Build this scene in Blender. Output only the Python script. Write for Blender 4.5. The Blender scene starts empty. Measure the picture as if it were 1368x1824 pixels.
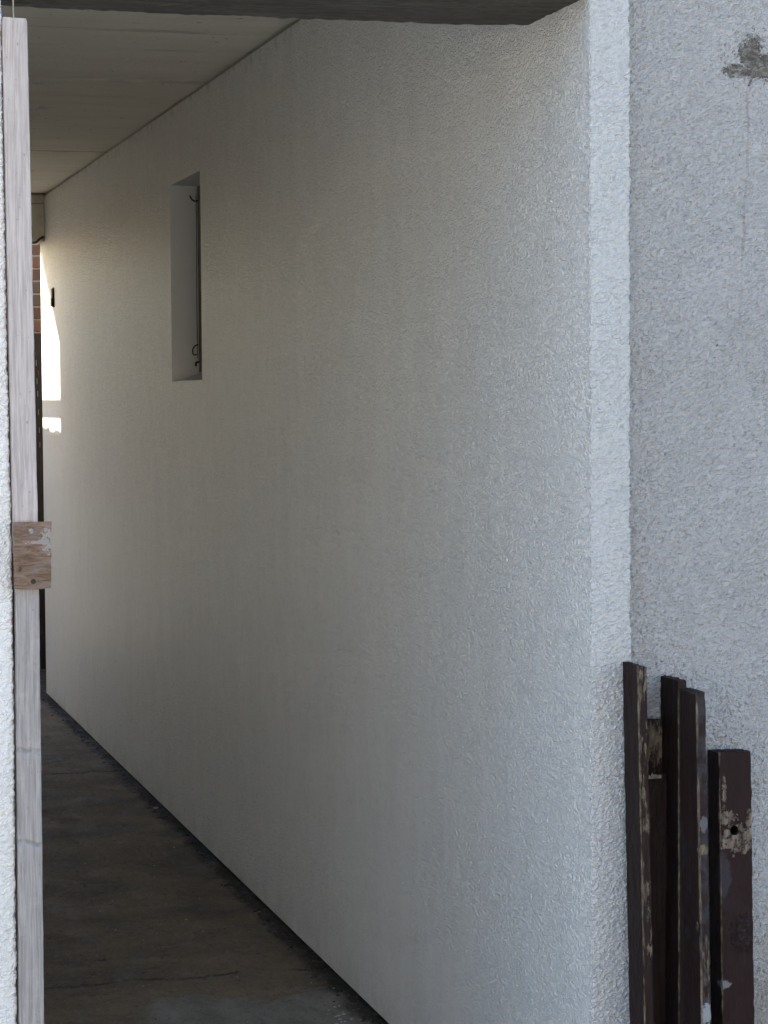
import bpy, bmesh, math, random
import numpy as np
from mathutils import Vector, Matrix, noise as mnoise
random.seed(7); rng = np.random.RandomState(7)
S = bpy.context.scene
COL = S.collection

# ------------------------------------------------------------------ camera
cd = bpy.data.cameras.new('camera'); cam = bpy.data.objects.new('camera', cd); COL.objects.link(cam)
cd.sensor_fit = 'VERTICAL'; cd.sensor_height = 24.0; cd.lens = 52.93
cd.clip_start = 0.05; cd.clip_end = 500
r = Vector((0.96225881, -0.2720563, -0.00658436)); u = Vector((0.02015681, 0.04712395, 0.99868565)); f = Vector((0.27138845, 0.96112679, -0.05082922))
M = Matrix((( r.x, u.x, -f.x, 0), (r.y, u.y, -f.y, 0), (r.z, u.z, -f.z, 1.5), (0, 0, 0, 1)))
cam.matrix_world = M
S.camera = cam
# ------------------------------------------------------------------ light
TO_SUN = Vector((-1.0, 0.723, 0.4945)).normalized()
ELEV = math.asin(TO_SUN.z)
w = bpy.data.worlds.new('World'); S.world = w; w.use_nodes = True
wn = w.node_tree; bg = wn.nodes['Background']
sky = wn.nodes.new('ShaderNodeTexSky'); sky.sky_type = 'NISHITA'; sky.sun_disc = False
sky.sun_elevation = ELEV; sky.sun_rotation = math.atan2(TO_SUN.x, TO_SUN.y)
sky.air_density = 1.0; sky.dust_density = 2.0; sky.ozone_density = 2.0
wn.links.new(sky.outputs[0], bg.inputs[0]); bg.inputs[1].default_value = 0.15
sd = bpy.data.lights.new('sun', 'SUN'); sd.energy = 5.0; sd.angle = math.radians(0.5); sd.color = (1.0, 0.90, 0.72)
sun = bpy.data.objects.new('sun', sd); COL.objects.link(sun)
sun.rotation_euler = TO_SUN.to_track_quat('Z', 'Y').to_euler(); sun.location = (-10, 18, 9)
S.render.engine = 'CYCLES'
S.cycles.use_denoising = True
S.cycles.max_bounces = 12; S.cycles.diffuse_bounces = 8
S.view_settings.view_transform = 'Standard'; S.view_settings.look = 'None'
S.view_settings.gamma = 1.0; S.view_settings.use_curve_mapping = False
S.view_settings.exposure = 1.92

# ------------------------------------------------------------------ helpers
def tag(o, label=None, cat=None, group=None, kind=None):
    if label: o['label'] = label
    if cat: o['category'] = cat
    if group: o['group'] = group
    if kind: o['kind'] = kind
    return o
def empty(name, loc=(0, 0, 0), rot=(0, 0, 0), label=None, cat=None, group=None):
    o = bpy.data.objects.new(name, None); COL.objects.link(o); o.location = loc; o.rotation_euler = rot
    o.empty_display_size = 0.1
    return tag(o, label, cat, group)
def link(name, me, mat=None, parent=None):
    o = bpy.data.objects.new(name, me); COL.objects.link(o)
    if mat and not me.materials: me.materials.append(mat)
    if parent: o.parent = parent
    return o
def obj_bm(name, bm, mat=None, parent=None, smooth=False):
    me = bpy.data.meshes.new(name); bm.normal_update(); bm.to_mesh(me); bm.free()
    if smooth: me.polygons.foreach_set('use_smooth', [True] * len(me.polygons))
    return link(name, me, mat, parent)
def obj_np(name, V, Fq, mat=None, parent=None, smooth=True):
    me = bpy.data.meshes.new(name)
    me.from_pydata([tuple(v) for v in V], [], [tuple(q) for q in Fq]); me.validate(); me.update()
    if smooth: me.polygons.foreach_set('use_smooth', [True] * len(me.polygons))
    return link(name, me, mat, parent)
def bx(bm, x0, x1, y0, y1, z0, z1, bev=0.0):
    g = bmesh.ops.create_cube(bm, size=1.0)
    for v in g['verts']:
        v.co = Vector(((x0 + x1) / 2 + v.co.x * (x1 - x0), (y0 + y1) / 2 + v.co.y * (y1 - y0), (z0 + z1) / 2 + v.co.z * (z1 - z0)))
    if bev:
        es = list({e for v in g['verts'] for e in v.link_edges})
        bmesh.ops.bevel(bm, geom=es, offset=bev, segments=2, affect='EDGES', profile=0.6)
def box(name, x0, x1, y0, y1, z0, z1, mat, parent=None, bev=0.0):
    bm = bmesh.new(); bx(bm, x0, x1, y0, y1, z0, z1, bev)
    return obj_bm(name, bm, mat, parent)
def tube(name, pts, rad, mat, parent=None, n=8):
    cu = bpy.data.curves.new(name, 'CURVE'); cu.dimensions = '3D'; cu.bevel_depth = rad; cu.bevel_resolution = 2; cu.use_fill_caps = True
    sp = cu.splines.new('BEZIER'); sp.bezier_points.add(len(pts) - 1)
    for b, p in zip(sp.bezier_points, pts):
        b.co = p; b.handle_left_type = b.handle_right_type = 'AUTO'
    cu.resolution_u = 6
    t = bpy.data.objects.new('tmp', cu); COL.objects.link(t)
    dg = bpy.context.evaluated_depsgraph_get(); me = bpy.data.meshes.new_from_object(t.evaluated_get(dg)); me.name = name
    bpy.data.objects.remove(t); bpy.data.curves.remove(cu)
    me.materials.clear(); me.polygons.foreach_set('use_smooth', [True] * len(me.polygons))
    return link(name, me, mat, parent)

class NT:
    """small node-graph writer"""
    def __init__(s, name, rough=0.8, spec=0.4):
        s.m = bpy.data.materials.new(name); s.m.use_nodes = True; s.t = s.m.node_tree; s.n = s.t.nodes; s.l = s.t.links
        s.b = s.n['Principled BSDF']; s.o = s.n['Material Output']
        s.b.inputs['Roughness'].default_value = rough; s.b.inputs['Specular IOR Level'].default_value = spec
        s.P = s.n.new('ShaderNodeTexCoord').outputs['Object']
    def put(s, sock, v):
        if isinstance(v, bpy.types.NodeSocket): s.l.new(v, sock)
        elif isinstance(v, (tuple, list)) and len(v) == 3 and sock.type == 'RGBA': sock.default_value = (*v, 1)
        else: sock.default_value = v
    def mth(s, op, a, b=0.0, c=0.0, clamp=False):
        n = s.n.new('ShaderNodeMath'); n.operation = op; n.use_clamp = clamp
        for i, v in enumerate((a, b, c)): s.put(n.inputs[i], v)
        return n.outputs[0]
    def vm(s, op, a, b=(0, 0, 0)):
        n = s.n.new('ShaderNodeVectorMath'); n.operation = op; s.put(n.inputs[0], a); s.put(n.inputs[1], b)
        return n.outputs['Value'] if op in ('LENGTH', 'DOT_PRODUCT') else n.outputs[0]
    def mp(s, v, loc=(0, 0, 0), rot=(0, 0, 0), sc=(1, 1, 1)):
        n = s.n.new('ShaderNodeMapping'); s.put(n.inputs[0], v)
        n.inputs[1].default_value = loc; n.inputs[2].default_value = rot; n.inputs[3].default_value = sc
        return n.outputs[0]
    def noise(s, v, scale, detail=3, rough=0.5, dist=0.0):
        n = s.n.new('ShaderNodeTexNoise'); s.put(n.inputs['Vector'], v); n.inputs['Scale'].default_value = scale
        n.inputs['Detail'].default_value = detail; n.inputs['Roughness'].default_value = rough; n.inputs['Distortion'].default_value = dist
        return n.outputs['Fac']
    def voro(s, v, scale, feat='F1'):
        n = s.n.new('ShaderNodeTexVoronoi'); n.feature = feat; s.put(n.inputs['Vector'], v); n.inputs['Scale'].default_value = scale
        return n.outputs['Distance']
    def xyz(s, v):
        n = s.n.new('ShaderNodeSeparateXYZ'); s.put(n.inputs[0], v); return n.outputs
    def rng(s, v, a, b, c=0.0, d=1.0, smooth=True):
        n = s.n.new('ShaderNodeMapRange'); n.interpolation_type = 'SMOOTHSTEP' if smooth else 'LINEAR'; n.clamp = True
        for i, x in enumerate((v, a, b, c, d)): s.put(n.inputs[i], x)
        return n.outputs[0]
    def mix(s, fac, a, b):
        n = s.n.new('ShaderNodeMix'); n.data_type = 'RGBA'; s.put(n.inputs[0], fac); s.put(n.inputs[6], a); s.put(n.inputs[7], b)
        return n.outputs[2]
    def color(s, c): s.put(s.b.inputs['Base Color'], c)
    def rough(s, v): s.put(s.b.inputs['Roughness'], v)
    def disp(s, h, scale, method='BUMP', mid=0.5):
        n = s.n.new('ShaderNodeDisplacement'); n.inputs['Scale'].default_value = scale; n.inputs['Midlevel'].default_value = mid
        s.put(n.inputs['Height'], h); s.l.new(n.outputs[0], s.o.inputs['Displacement']); s.m.displacement_method = method
    def blob(s, c, rad, P=None, wob=0.5, ns=60, soft=0.15):
        """irregular patch mask round point c with radii rad"""
        P = P or s.P
        d = s.vm('SUBTRACT', P, c); d = s.vm('MULTIPLY', d, tuple(1.0 / x for x in rad)); L = s.vm('LENGTH', d)
        n = s.mth('SUBTRACT', s.noise(P, ns, 5, 0.65), 0.5)
        L = s.mth('MULTIPLY_ADD', n, wob * 2, L)
        return s.rng(L, 1.0 - soft, 1.0 + soft, 1.0, 0.0)

def stucco_h(t, P=None, big=1.0, rotation=0.45):
    """wormy sprayed render: ridged noise plus grains"""
    P = P or t.P
    q = t.mp(t.mp(P, rot=(0, 0.55, 0)), sc=(0.80, 0.9, 1.22))
    a = t.noise(q, 135 * big, 1.5, 0.45, 0.5)
    lump = t.rng(a, 0.30, 0.66)
    a2 = t.noise(t.mp(q, loc=(2, 5, 1)), 108 * big, 1, 0.5, 0.7)
    ridge = t.rng(t.mth('ABSOLUTE', t.mth('SUBTRACT', a2, 0.5)), 0.0, 0.16, 1.0, 0.0)
    b = t.noise(t.mp(P, loc=(3, 1, 7)), 210 * big, 2, 0.5)
    c = t.noise(P, 24, 2, 0.5)
    # trowel sweeps flatten the grain in places
    fl = t.rng(t.noise(t.mp(P, sc=(1, 1, 0.6)), 7.0, 3, 0.6, 0.6), 0.35, 0.60, 0.82, 1.0)
    h = t.mth('MULTIPLY_ADD', ridge, 0.28, t.mth('MULTIPLY', lump, 0.55))
    h = t.mth('MULTIPLY', t.mth('MULTIPLY_ADD', b, 0.16, h), fl)
    return t.mth('MULTIPLY_ADD', c, 0.12, h), a, t.mth('MULTIPLY_ADD', a, 0.8, 0.08)

# ------------------------------------------------------------------ materials
def m_render(name, base, amp, method='BUMP', rough=0.6, big=1.0, dirt=None, spec=0.5):
    t = NT(name, rough, spec)
    h, a, b = stucco_h(t, big=big)
    lo = t.noise(t.P, 2.3, 4, 0.6); var = t.rng(lo, 0.35, 0.7, 0.0, 1.0)
    col = t.mix(var, base, tuple(c * k for c, k in zip(base, (0.93, 0.92, 0.90))))
    # darker tone in the deepest pits of the texture
    pit = t.rng(b, 0.36, 0.44, 1.0, 0.0)
    col = t.mix(t.mth('MULTIPLY', pit, 0.08), col, tuple(c * 0.55 for c in base))
    if dirt: col, h = dirt(t, col, h)
    t.color(col); t.disp(h, amp, method)
    return t.m

def dirt_and_shade_right(t, col, h):
    X = t.xyz(t.P)
    # chipped area of bare mortar near the top, with flakes round it
    m1 = t.blob((1.764, 3.783, 2.110), (0.024, 0.2, 0.038), wob=1.5, ns=95, soft=0.05)
    m2 = t.blob((1.735, 3.783, 2.084), (0.026, 0.2, 0.012), wob=0.8, ns=110, soft=0.05)
    m3 = t.blob((1.79, 3.783, 2.092), (0.03, 0.2, 0.020), wob=1.4, ns=100, soft=0.05)
    m = t.mth('MAXIMUM', m1, t.mth('MAXIMUM', m2, m3))
    spl = t.noise(t.mp(t.P, sc=(1.6, 1, 0.7)), 130, 2, 0.5)
    near = t.blob((1.763, 3.783, 2.105), (0.06, 0.3, 0.075), wob=0.4, ns=30)
    fl = t.mth('MULTIPLY', t.rng(spl, 0.64, 0.67), near)
    m = t.mth('MAXIMUM', m, fl)
    mort = t.mix(t.rng(t.noise(t.mp(t.P, sc=(0.7, 1, 1.7)), 90, 4, 0.7), 0.38, 0.66), (0.085, 0.075, 0.062), (0.22, 0.21, 0.19))
    col = t.mix(m, col, mort)
    # cream old coat showing round the chip
    ring = t.mth('MULTIPLY', t.blob((1.77, 3.783, 2.092), (0.034, 0.2, 0.042), wob=0.9, ns=110), 0.22)
    col = t.mix(t.mth('MULTIPLY', ring, t.mth('SUBTRACT', 1.0, m)), col, (0.36, 0.33, 0.29))
    # rusty dribble running down from the chip
    wav = t.mth('MULTIPLY', t.mth('SUBTRACT', t.noise(t.mp(t.P, sc=(0, 0, 1)), 7.0, 4, 0.6), 0.5), 0.035)
    line = t.mth('SUBTRACT', X[0], t.mth('ADD', t.mth('MULTIPLY_ADD', X[2], 0.040, 1.6775), wav))
    s1 = t.rng(t.mth('ABSOLUTE', line), 0.0012, 0.0036, 1.0, 0.0)
    zr = t.mth('MULTIPLY', t.rng(X[2], 1.55, 1.75), t.rng(X[2], 2.04, 2.07, 1.0, 0.0))
    s1 = t.mth('MULTIPLY', t.mth('MULTIPLY', s1, zr), t.rng(t.noise(t.P, 25, 3), 0.3, 0.6, 0.10, 0.45))
    col = t.mix(s1, col, (0.20, 0.165, 0.15))
    # small dark pits
    v = t.voro(t.mp(t.P, sc=(1, 0, 1)), 14); p = t.rng(t.mth('MULTIPLY_ADD', t.noise(t.P, 220, 2), 0.05, v), 0.036, 0.056, 1.0, 0.0)
    sel = t.rng(t.noise(t.mp(t.P, loc=(5, 0, 2), sc=(1, 0, 1)), 9, 1), 0.56, 0.58)
    p = t.mth('MULTIPLY', p, sel)
    col = t.mix(t.mth('MULTIPLY', p, 0.9), col, (0.06, 0.055, 0.05))
    # pinkish corner shade painted in beside the joint, soil splash near the ground
    edge = t.mth('MULTIPLY', t.rng(X[0], 1.50, 1.575, 1.0, 0.0), t.rng(t.noise(t.P, 9, 4, 0.6), 0.3, 0.6))
    col = t.mix(t.mth('MULTIPLY', edge, 0.40), col, (0.30, 0.27, 0.25))
    low = t.mth('MULTIPLY', t.rng(t.mth('MULTIPLY_ADD', t.noise(t.P, 14, 5, 0.7), 0.35, X[2]), 0.45, 0.75, 1.0, 0.0), 0.65)
    col = t.mix(low, col, (0.22, 0.18, 0.145))
    h = t.mth('SUBTRACT', h, t.mth('MULTIPLY', m, 0.9))
    h = t.mth('MULTIPLY_ADD', t.mth('MULTIPLY', m, t.noise(t.mp(t.P, sc=(0.8, 1, 1.6)), 70, 4, 0.7)), 1.1, h)
    h = t.mth('SUBTRACT', h, t.mth('MULTIPLY', p, 0.8))
    return col, h

GREYED_WHITE = (0.43, 0.43, 0.425)  # base greyed to offset the stronger light on the wall end
M_end = m_render('white render greyed for light', GREYED_WHITE, 0.0056, 'BOTH', 0.62)
M_left = m_render('bright white render', (0.66, 0.645, 0.62), 0.0045, 'BOTH', 0.6, big=0.85)
M_right = m_render('weathered grey render', (0.335, 0.333, 0.328), 0.0070, 'BOTH', 0.7, dirt=dirt_and_shade_right, spec=0.35)  # old grey coat, darkened further to offset the outdoor light

def m_passage():
    t = NT('passage wall paint', 0.42, 0.5)
    q = t.mp(t.P, rot=(0.3, 0, 0), sc=(1, 0.62, 1.0))
    a = t.noise(q, 92, 2, 0.5, 1.1)
    ridge = t.rng(t.mth('ABSOLUTE', t.mth('SUBTRACT', a, 0.5)), 0.0, 0.12, 1.0, 0.0)
    b = t.noise(t.mp(t.P, loc=(3, 1, 7), sc=(1, 0.7, 1)), 150, 3, 0.55, 0.4)
    h = t.mth('MULTIPLY_ADD', ridge, 0.3, t.mth('MULTIPLY', b, 0.7))
    # uneven trowelling: long upright swells of the coat
    lo = t.noise(t.mp(t.P, sc=(1, 1.6, 0.7)), 2.5, 4, 0.6, 0.6)
    h = t.mth('MULTIPLY_ADD', lo, 0.25, h)
    str_ = t.noise(t.mp(t.P, sc=(1, 2.6, 0.6)), 2.2, 6, 0.7, 0.8)
    base = t.mix(t.rng(str_, 0.38, 0.66, 0.0, 1.0), (0.81, 0.80, 0.77), (0.775, 0.76, 0.73))
    base = t.mix(t.rng(b, 0.22, 0.40, 0.10, 0.0), base, (0.50, 0.49, 0.47))
    mt = t.noise(t.mp(t.P, sc=(1, 0.7, 0.35)), 16, 4, 0.65); base = t.mix(t.rng(mt, 0.42, 0.66, 0.0, 0.32), base, (0.72, 0.70, 0.665))
    gr = t.noise(t.mp(t.P, loc=(2, 2, 2), sc=(1, 0.45, 1)), 60, 4, 0.7, 0.5); base = t.mix(t.rng(gr, 0.50, 0.66, 0.0, 0.42), base, (0.66, 0.645, 0.62))
    X = t.xyz(t.P)
    # hairline chips and grime along the top joint, dust splash at the foot
    tp = t.mth('MULTIPLY', t.rng(X[2], 2.44, 2.505), t.rng(t.noise(t.P, 22, 4, 0.6), 0.45, 0.7))
    base = t.mix(t.mth('MULTIPLY', tp, 0.5), base, (0.34, 0.30, 0.25))
    ft = t.mth('MULTIPLY', t.rng(X[2], 0.01, 0.16, 1.0, 0.0), t.rng(t.noise(t.P, 12, 5, 0.65), 0.35, 0.7))
    base = t.mix(t.mth('MULTIPLY', ft, 0.35), base, (0.42, 0.38, 0.32))
    t.color(base); t.rough(t.rng(a, 0.3, 0.7, 0.30, 0.46))
    t.disp(h, 0.0135, 'BUMP'); return t.m
M_pass = m_passage()

def m_plain(name, c1, c2, scale=6, rough=0.85, amp=0.001, bs=60, stretch=(1, 1, 1), spec=0.3):
    t = NT(name, rough, spec)
    n = t.noise(t.mp(t.P, sc=stretch), scale, 6, 0.62)
    t.color(t.mix(t.rng(n, 0.3, 0.7), c1, c2))
    t.disp(t.noise(t.mp(t.P, sc=stretch), bs, 5, 0.6), amp); return t.m
M_inner = m_plain('smooth white plaster', (0.86, 0.85, 0.83), (0.82, 0.81, 0.78), 3, 0.7, 0.001, 40)
M_dark = m_plain('dark masonry core', (0.05, 0.045, 0.04), (0.10, 0.09, 0.08), 8, 0.95)
M_yard = m_plain('worn yard concrete', (0.50, 0.48, 0.44), (0.58, 0.555, 0.51), 2, 0.9, 0.002, 30)
M_black = m_plain('rusty black iron', (0.012, 0.010, 0.009), (0.05, 0.028, 0.018), 90, 0.65, 0.0006, 200)
M_zinc = m_plain('dull zinc screw', (0.35, 0.33, 0.30), (0.16, 0.13, 0.11), 200, 0.45, 0.0002, 300)

def m_ceiling():
    t = NT('raw ceiling concrete', 0.85, 0.3); X = t.xyz(t.P)
    n = t.noise(t.mp(t.P, sc=(0.45, 1.6, 1)), 4.0, 6, 0.65)
    col = t.mix(t.rng(n, 0.3, 0.7), (0.87, 0.83, 0.73), (0.80, 0.755, 0.66))
    s = t.noise(t.mp(t.P, sc=(0.2, 2.2, 1)), 5.0, 4, 0.7); col = t.mix(t.rng(s, 0.60, 0.72, 0.0, 0.5), col, (0.20, 0.185, 0.16))
    sp = t.rng(t.noise(t.P, 34, 2), 0.72, 0.75, 0.0, 0.6); col = t.mix(sp, col, (0.10, 0.085, 0.07))
    t.color(col); t.disp(t.mth('MULTIPLY_ADD', n, 1.5, t.noise(t.P, 50, 4)), 0.002); return t.m
M_ceil = m_ceiling()

def m_lintel():
    t = NT('dark stained beam', 0.75, 0.35)
    g = t.noise(t.mp(t.P, sc=(1.2, 16, 16)), 5.0, 6, 0.6, 0.3); g2 = t.noise(t.P, 26, 5, 0.65)
    col = t.mix(t.rng(g, 0.35, 0.7), (0.045, 0.036, 0.027), (0.10, 0.085, 0.068))
    col = t.mix(t.rng(g2, 0.60, 0.72, 0.0, 0.6), col, (0.15, 0.14, 0.125))
    sc = t.noise(t.mp(t.P, sc=(3, 40, 40)), 3.0, 3, 0.6); col = t.mix(t.rng(sc, 0.66, 0.72, 0.0, 0.5), col, (0.2, 0.19, 0.17))
    t.color(col); t.disp(t.mth('MULTIPLY_ADD', g, 1.4, g2), 0.0035); return t.m
M_lintel = m_lintel()

def m_floor():
    t = NT('dirty passage concrete', 0.7, 0.4); X = t.xyz(t.P)
    n = t.noise(t.mp(t.P, sc=(0.8, 1.0, 1)), 2.6, 8, 0.68, 0.4); n2 = t.noise(t.mp(t.P, sc=(1, 0.45, 1)), 11, 7, 0.7, 0.3)
    col = t.mix(t.rng(n, 0.32, 0.68), (0.065, 0.046, 0.030), (0.21, 0.155, 0.105))
    col = t.mix(t.rng(n2, 0.42, 0.72, 0.0, 0.65), col, (0.22, 0.175, 0.125))
    blk = t.rng(t.noise(t.mp(t.P, loc=(4, 2, 0), sc=(1, 0.5, 1)), 17, 6, 0.7), 0.60, 0.68, 0.0, 0.85)
    col = t.mix(blk, col, (0.013, 0.010, 0.008))
    # bare paler concrete beyond the worn dirt crust near the entrance
    e = t.mth('MULTIPLY_ADD', t.mth('SUBTRACT', t.noise(t.P, 5.0, 6, 0.6), 0.5), 0.75, X[1])
    pal = t.rng(e, 5.46, 5.52, 1.0, 0.0)
    pal = t.mth('MULTIPLY', pal, t.rng(X[0], 0.86, 0.96))
    col = t.mix(t.mth('MULTIPLY', pal, 0.85), col, t.mix(t.rng(n2, 0.3, 0.7), (0.24, 0.235, 0.22), (0.17, 0.16, 0.145)))
    # crack across the floor
    cr = t.mth('ABSOLUTE', t.mth('SUBTRACT', X[1], t.mth('MULTIPLY_ADD', t.noise(t.mp(t.P, sc=(1, 0.2, 1)), 6, 5, 0.7), 0.16, 5.63)))
    cm = t.mth('MULTIPLY', t.rng(cr, 0.004, 0.016, 0.75, 0.0), t.rng(t.noise(t.mp(t.P, sc=(1, 0, 0)), 5, 2), 0.42, 0.5))
    cr2 = t.mth('ABSOLUTE', t.mth('SUBTRACT', X[1], t.mth('MULTIPLY_ADD', t.noise(t.mp(t.P, sc=(1, 0.2, 1)), 5, 5, 0.7), 0.2, 8.9)))
    cm = t.mth('MAXIMUM', cm, t.rng(cr2, 0.004, 0.02, 0.7, 0.0))
    col = t.mix(cm, col, (0.008, 0.006, 0.005))
    # black moist dirt collected along the foot of the wall
    w_ = t.mth('MULTIPLY_ADD', t.mth('SUBTRACT', t.noise(t.mp(t.P, sc=(1.5, 0.6, 1)), 13, 6, 0.75), 0.5), 0.13, X[0])
    col = t.mix(t.rng(w_, 1.372, 1.425, 0.0, 0.95), col, (0.007, 0.0055, 0.0045))
    fg = t.noise(t.mp(t.P, sc=(1, 0.6, 1)), 55, 6, 0.8); col = t.mix(t.rng(fg, 0.52, 0.66, 0.0, 0.6), col, (0.24, 0.20, 0.16)); col = t.mix(t.rng(fg, 0.34, 0.46, 0.6, 0.0), col, (0.018, 0.014, 0.010))
    cb = t.mth('MULTIPLY', t.rng(t.noise(t.P, 70, 2), 0.735, 0.76), 0.6)
    col = t.mix(cb, col, (0.30, 0.29, 0.27))
    t.color(col); t.rough(t.rng(n2, 0.3, 0.7, 0.55, 0.9))
    h = t.mth('MULTIPLY_ADD', n, 2.0, t.mth('MULTIPLY', n2, 1.2)); h = t.mth('SUBTRACT', h, t.mth('MULTIPLY', cm, 1.5))
    h = t.mth('MULTIPLY_ADD', t.noise(t.P, 90, 3), 0.35, h)
    t.disp(h, 0.006); return t.m
M_floor = m_floor()

def m_greywood(name, knots=(), tint=(0.50, 0.46, 0.45), dark=(0.30, 0.275, 0.27)):
    t = NT(name, 0.8, 0.25); X = t.xyz(t.P)
    warp = t.noise(t.mp(t.P, sc=(1, 1, 0.3)), 4, 3)
    q = t.vm('ADD', t.P, t.mp(warp, sc=(0.02, 0.02, 0)))
    g = t.noise(t.mp(q, sc=(60, 60, 2.2)), 4.0, 7, 0.72, 0.5); g2 = t.noise(t.mp(q, sc=(18, 18, 0.5)), 5.0, 4, 0.6)
    col = t.mix(t.rng(g, 0.32, 0.68), dark, tint)
    col = t.mix(t.rng(g2, 0.5, 0.75, 0.0, 0.45), col, (0.24, 0.21, 0.205))
    lo = t.noise(t.P, 9, 5, 0.7); col = t.mix(t.rng(lo, 0.5, 0.75, 0.0, 0.4), col, (0.52, 0.45, 0.42))
    sp = t.rng(t.noise(t.mp(t.P, sc=(1, 1, 0.5)), 210, 2), 0.70, 0.74, 0.0, 0.6); col = t.mix(sp, col, (0.15, 0.13, 0.125))
    h = g
    for z in knots:
        d = t.mth('MULTIPLY_ADD', t.mth('SUBTRACT', t.noise(t.mp(t.P, sc=(1, 1, 0.3)), 40, 3), 0.5), 0.02, t.mth('SUBTRACT', X[2], z))
        d = t.mth('MULTIPLY_ADD', X[0], 0.15, d)
        k = t.rng(t.mth('ABSOLUTE', d), 0.0008, 0.006, 1.0, 0.0)
        k2 = t.rng(t.mth('ABSOLUTE', t.mth('ADD', d, 0.006)), 0.002, 0.010, 1.0, 0.0)
        col = t.mix(t.mth('MULTIPLY', k2, 0.22), col, (0.30, 0.31, 0.31)); col = t.mix(t.mth('MULTIPLY', t.mth('MULTIPLY', k, t.rng(t.noise(t.P, 90, 3), 0.35, 0.6)), 0.7), col, (0.16, 0.15, 0.145))
        h = t.mth('SUBTRACT', h, k)
    t.color(col); t.disp(h, 0.0012); return t.m

def m_ply():
    t = NT('weathered plywood', 0.8, 0.25)
    g = t.noise(t.mp(t.P, sc=(9, 9, 45)), 3.2, 6, 0.65, 0.7); lo = t.noise(t.mp(t.P, sc=(1, 1, 1.5)), 24, 5, 0.65)
    col = t.mix(t.rng(g, 0.3, 0.7), (0.20, 0.125, 0.080), (0.42, 0.29, 0.21))
    col = t.mix(t.rng(lo, 0.46, 0.62, 0.0, 0.55), col, (0.34, 0.28, 0.25))
    wh = t.mth('MAXIMUM', t.blob((0.042, 0, -0.034), (0.020, 0.1, 0.003), wob=1.5, ns=220), t.blob((0.058, 0, -0.030), (0.012, 0.1, 0.018), wob=1.8, ns=190))
    col = t.mix(t.mth('MULTIPLY', wh, 0.55), col, (0.62, 0.60, 0.58))
    ed = t.rng(t.noise(t.P, 60, 4), 0.62, 0.7, 0.0, 0.8); col = t.mix(ed, col, (0.10, 0.075, 0.06))
    t.color(col); t.disp(t.mth('ADD', g, t.mth('MULTIPLY', lo, 0.6)), 0.0022); return t.m

def m_plank(name, seed, wear, zlo, zhi, extra=None, arris=0.0016, tint=(0.0135, 0.0080, 0.0072)):
    """dark brown stained plank; bare worn wood on the narrow edge (local y near 0) between heights"""
    t = NT(name, 0.75, 0.10); X = t.xyz(t.P); Q = t.mp(t.P, loc=(seed, seed * 2, 0))
    g = t.noise(t.mp(Q, sc=(70, 70, 2.2)), 3.0, 5, 0.6); lo = t.noise(Q, 7, 5, 0.65); fn = t.noise(t.mp(Q, sc=(1, 1, 0.35)), 95, 5, 0.7)
    col = t.mix(t.rng(g, 0.35, 0.7), tint, tuple(c * 1.7 for c in tint))
    col = t.mix(t.rng(lo, 0.45, 0.7, 0.0, 0.8), col, (0.021, 0.0085, 0.0080))
    col = t.mix(t.rng(t.noise(Q, 18, 4), 0.56, 0.72, 0.0, 0.5), col, (0.022, 0.021, 0.024))
    wood = t.mix(t.rng(fn, 0.3, 0.7), (0.026, 0.019, 0.013), (0.175, 0.14, 0.10))
    wz = t.mth('MULTIPLY', t.rng(X[2], zlo, zlo + 0.12), t.rng(X[2], zhi - 0.02, zhi, 1.0, 1.0))
    edge = t.rng(X[1], 0.0005, 0.0042, 1.0, 0.0)
    th = t.mth('MULTIPLY_ADD', t.mth('MULTIPLY', wz, wear), -0.34, 0.80)
    n = t.noise(t.mp(Q, sc=(1, 1, 0.22)), 75, 6, 0.7)
    wm = t.mth('MULTIPLY', t.rng(t.mth('SUBTRACT', n, th), -0.02, 0.04), edge)
    # arris rubbed bare
    ar = t.mth('MULTIPLY', t.rng(t.mth('ADD', X[0], X[1]), arris * 0.8, arris * 1.9, 1.0, 0.0), t.rng(t.noise(t.mp(Q, sc=(1, 1, 0.3)), 45, 4, 0.7), 0.38, 0.52))
    wm = t.mth('MAXIMUM', wm, ar)
    # scattered nicks
    nk = t.rng(t.noise(t.mp(Q, loc=(9, 3, 4), sc=(1, 1, 0.5)), 60, 3, 0.6), 0.735, 0.76); wm = t.mth('MAXIMUM', wm, t.mth('MULTIPLY', nk, 0.8))
    h = t.mth('MULTIPLY_ADD', wm, -0.5, t.mth('MULTIPLY_ADD', g, 0.5, t.mth('MULTIPLY', t.noise(Q, 160, 3), 0.25)))
    if extra: col, wm, h = extra(t, col, wm, h, wood)
    col = t.mix(wm, col, wood)
    t.color(col); t.rough(t.mth('MULTIPLY_ADD', wm, 0.3, 0.55)); t.disp(h, 0.0012); return t.m

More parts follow.
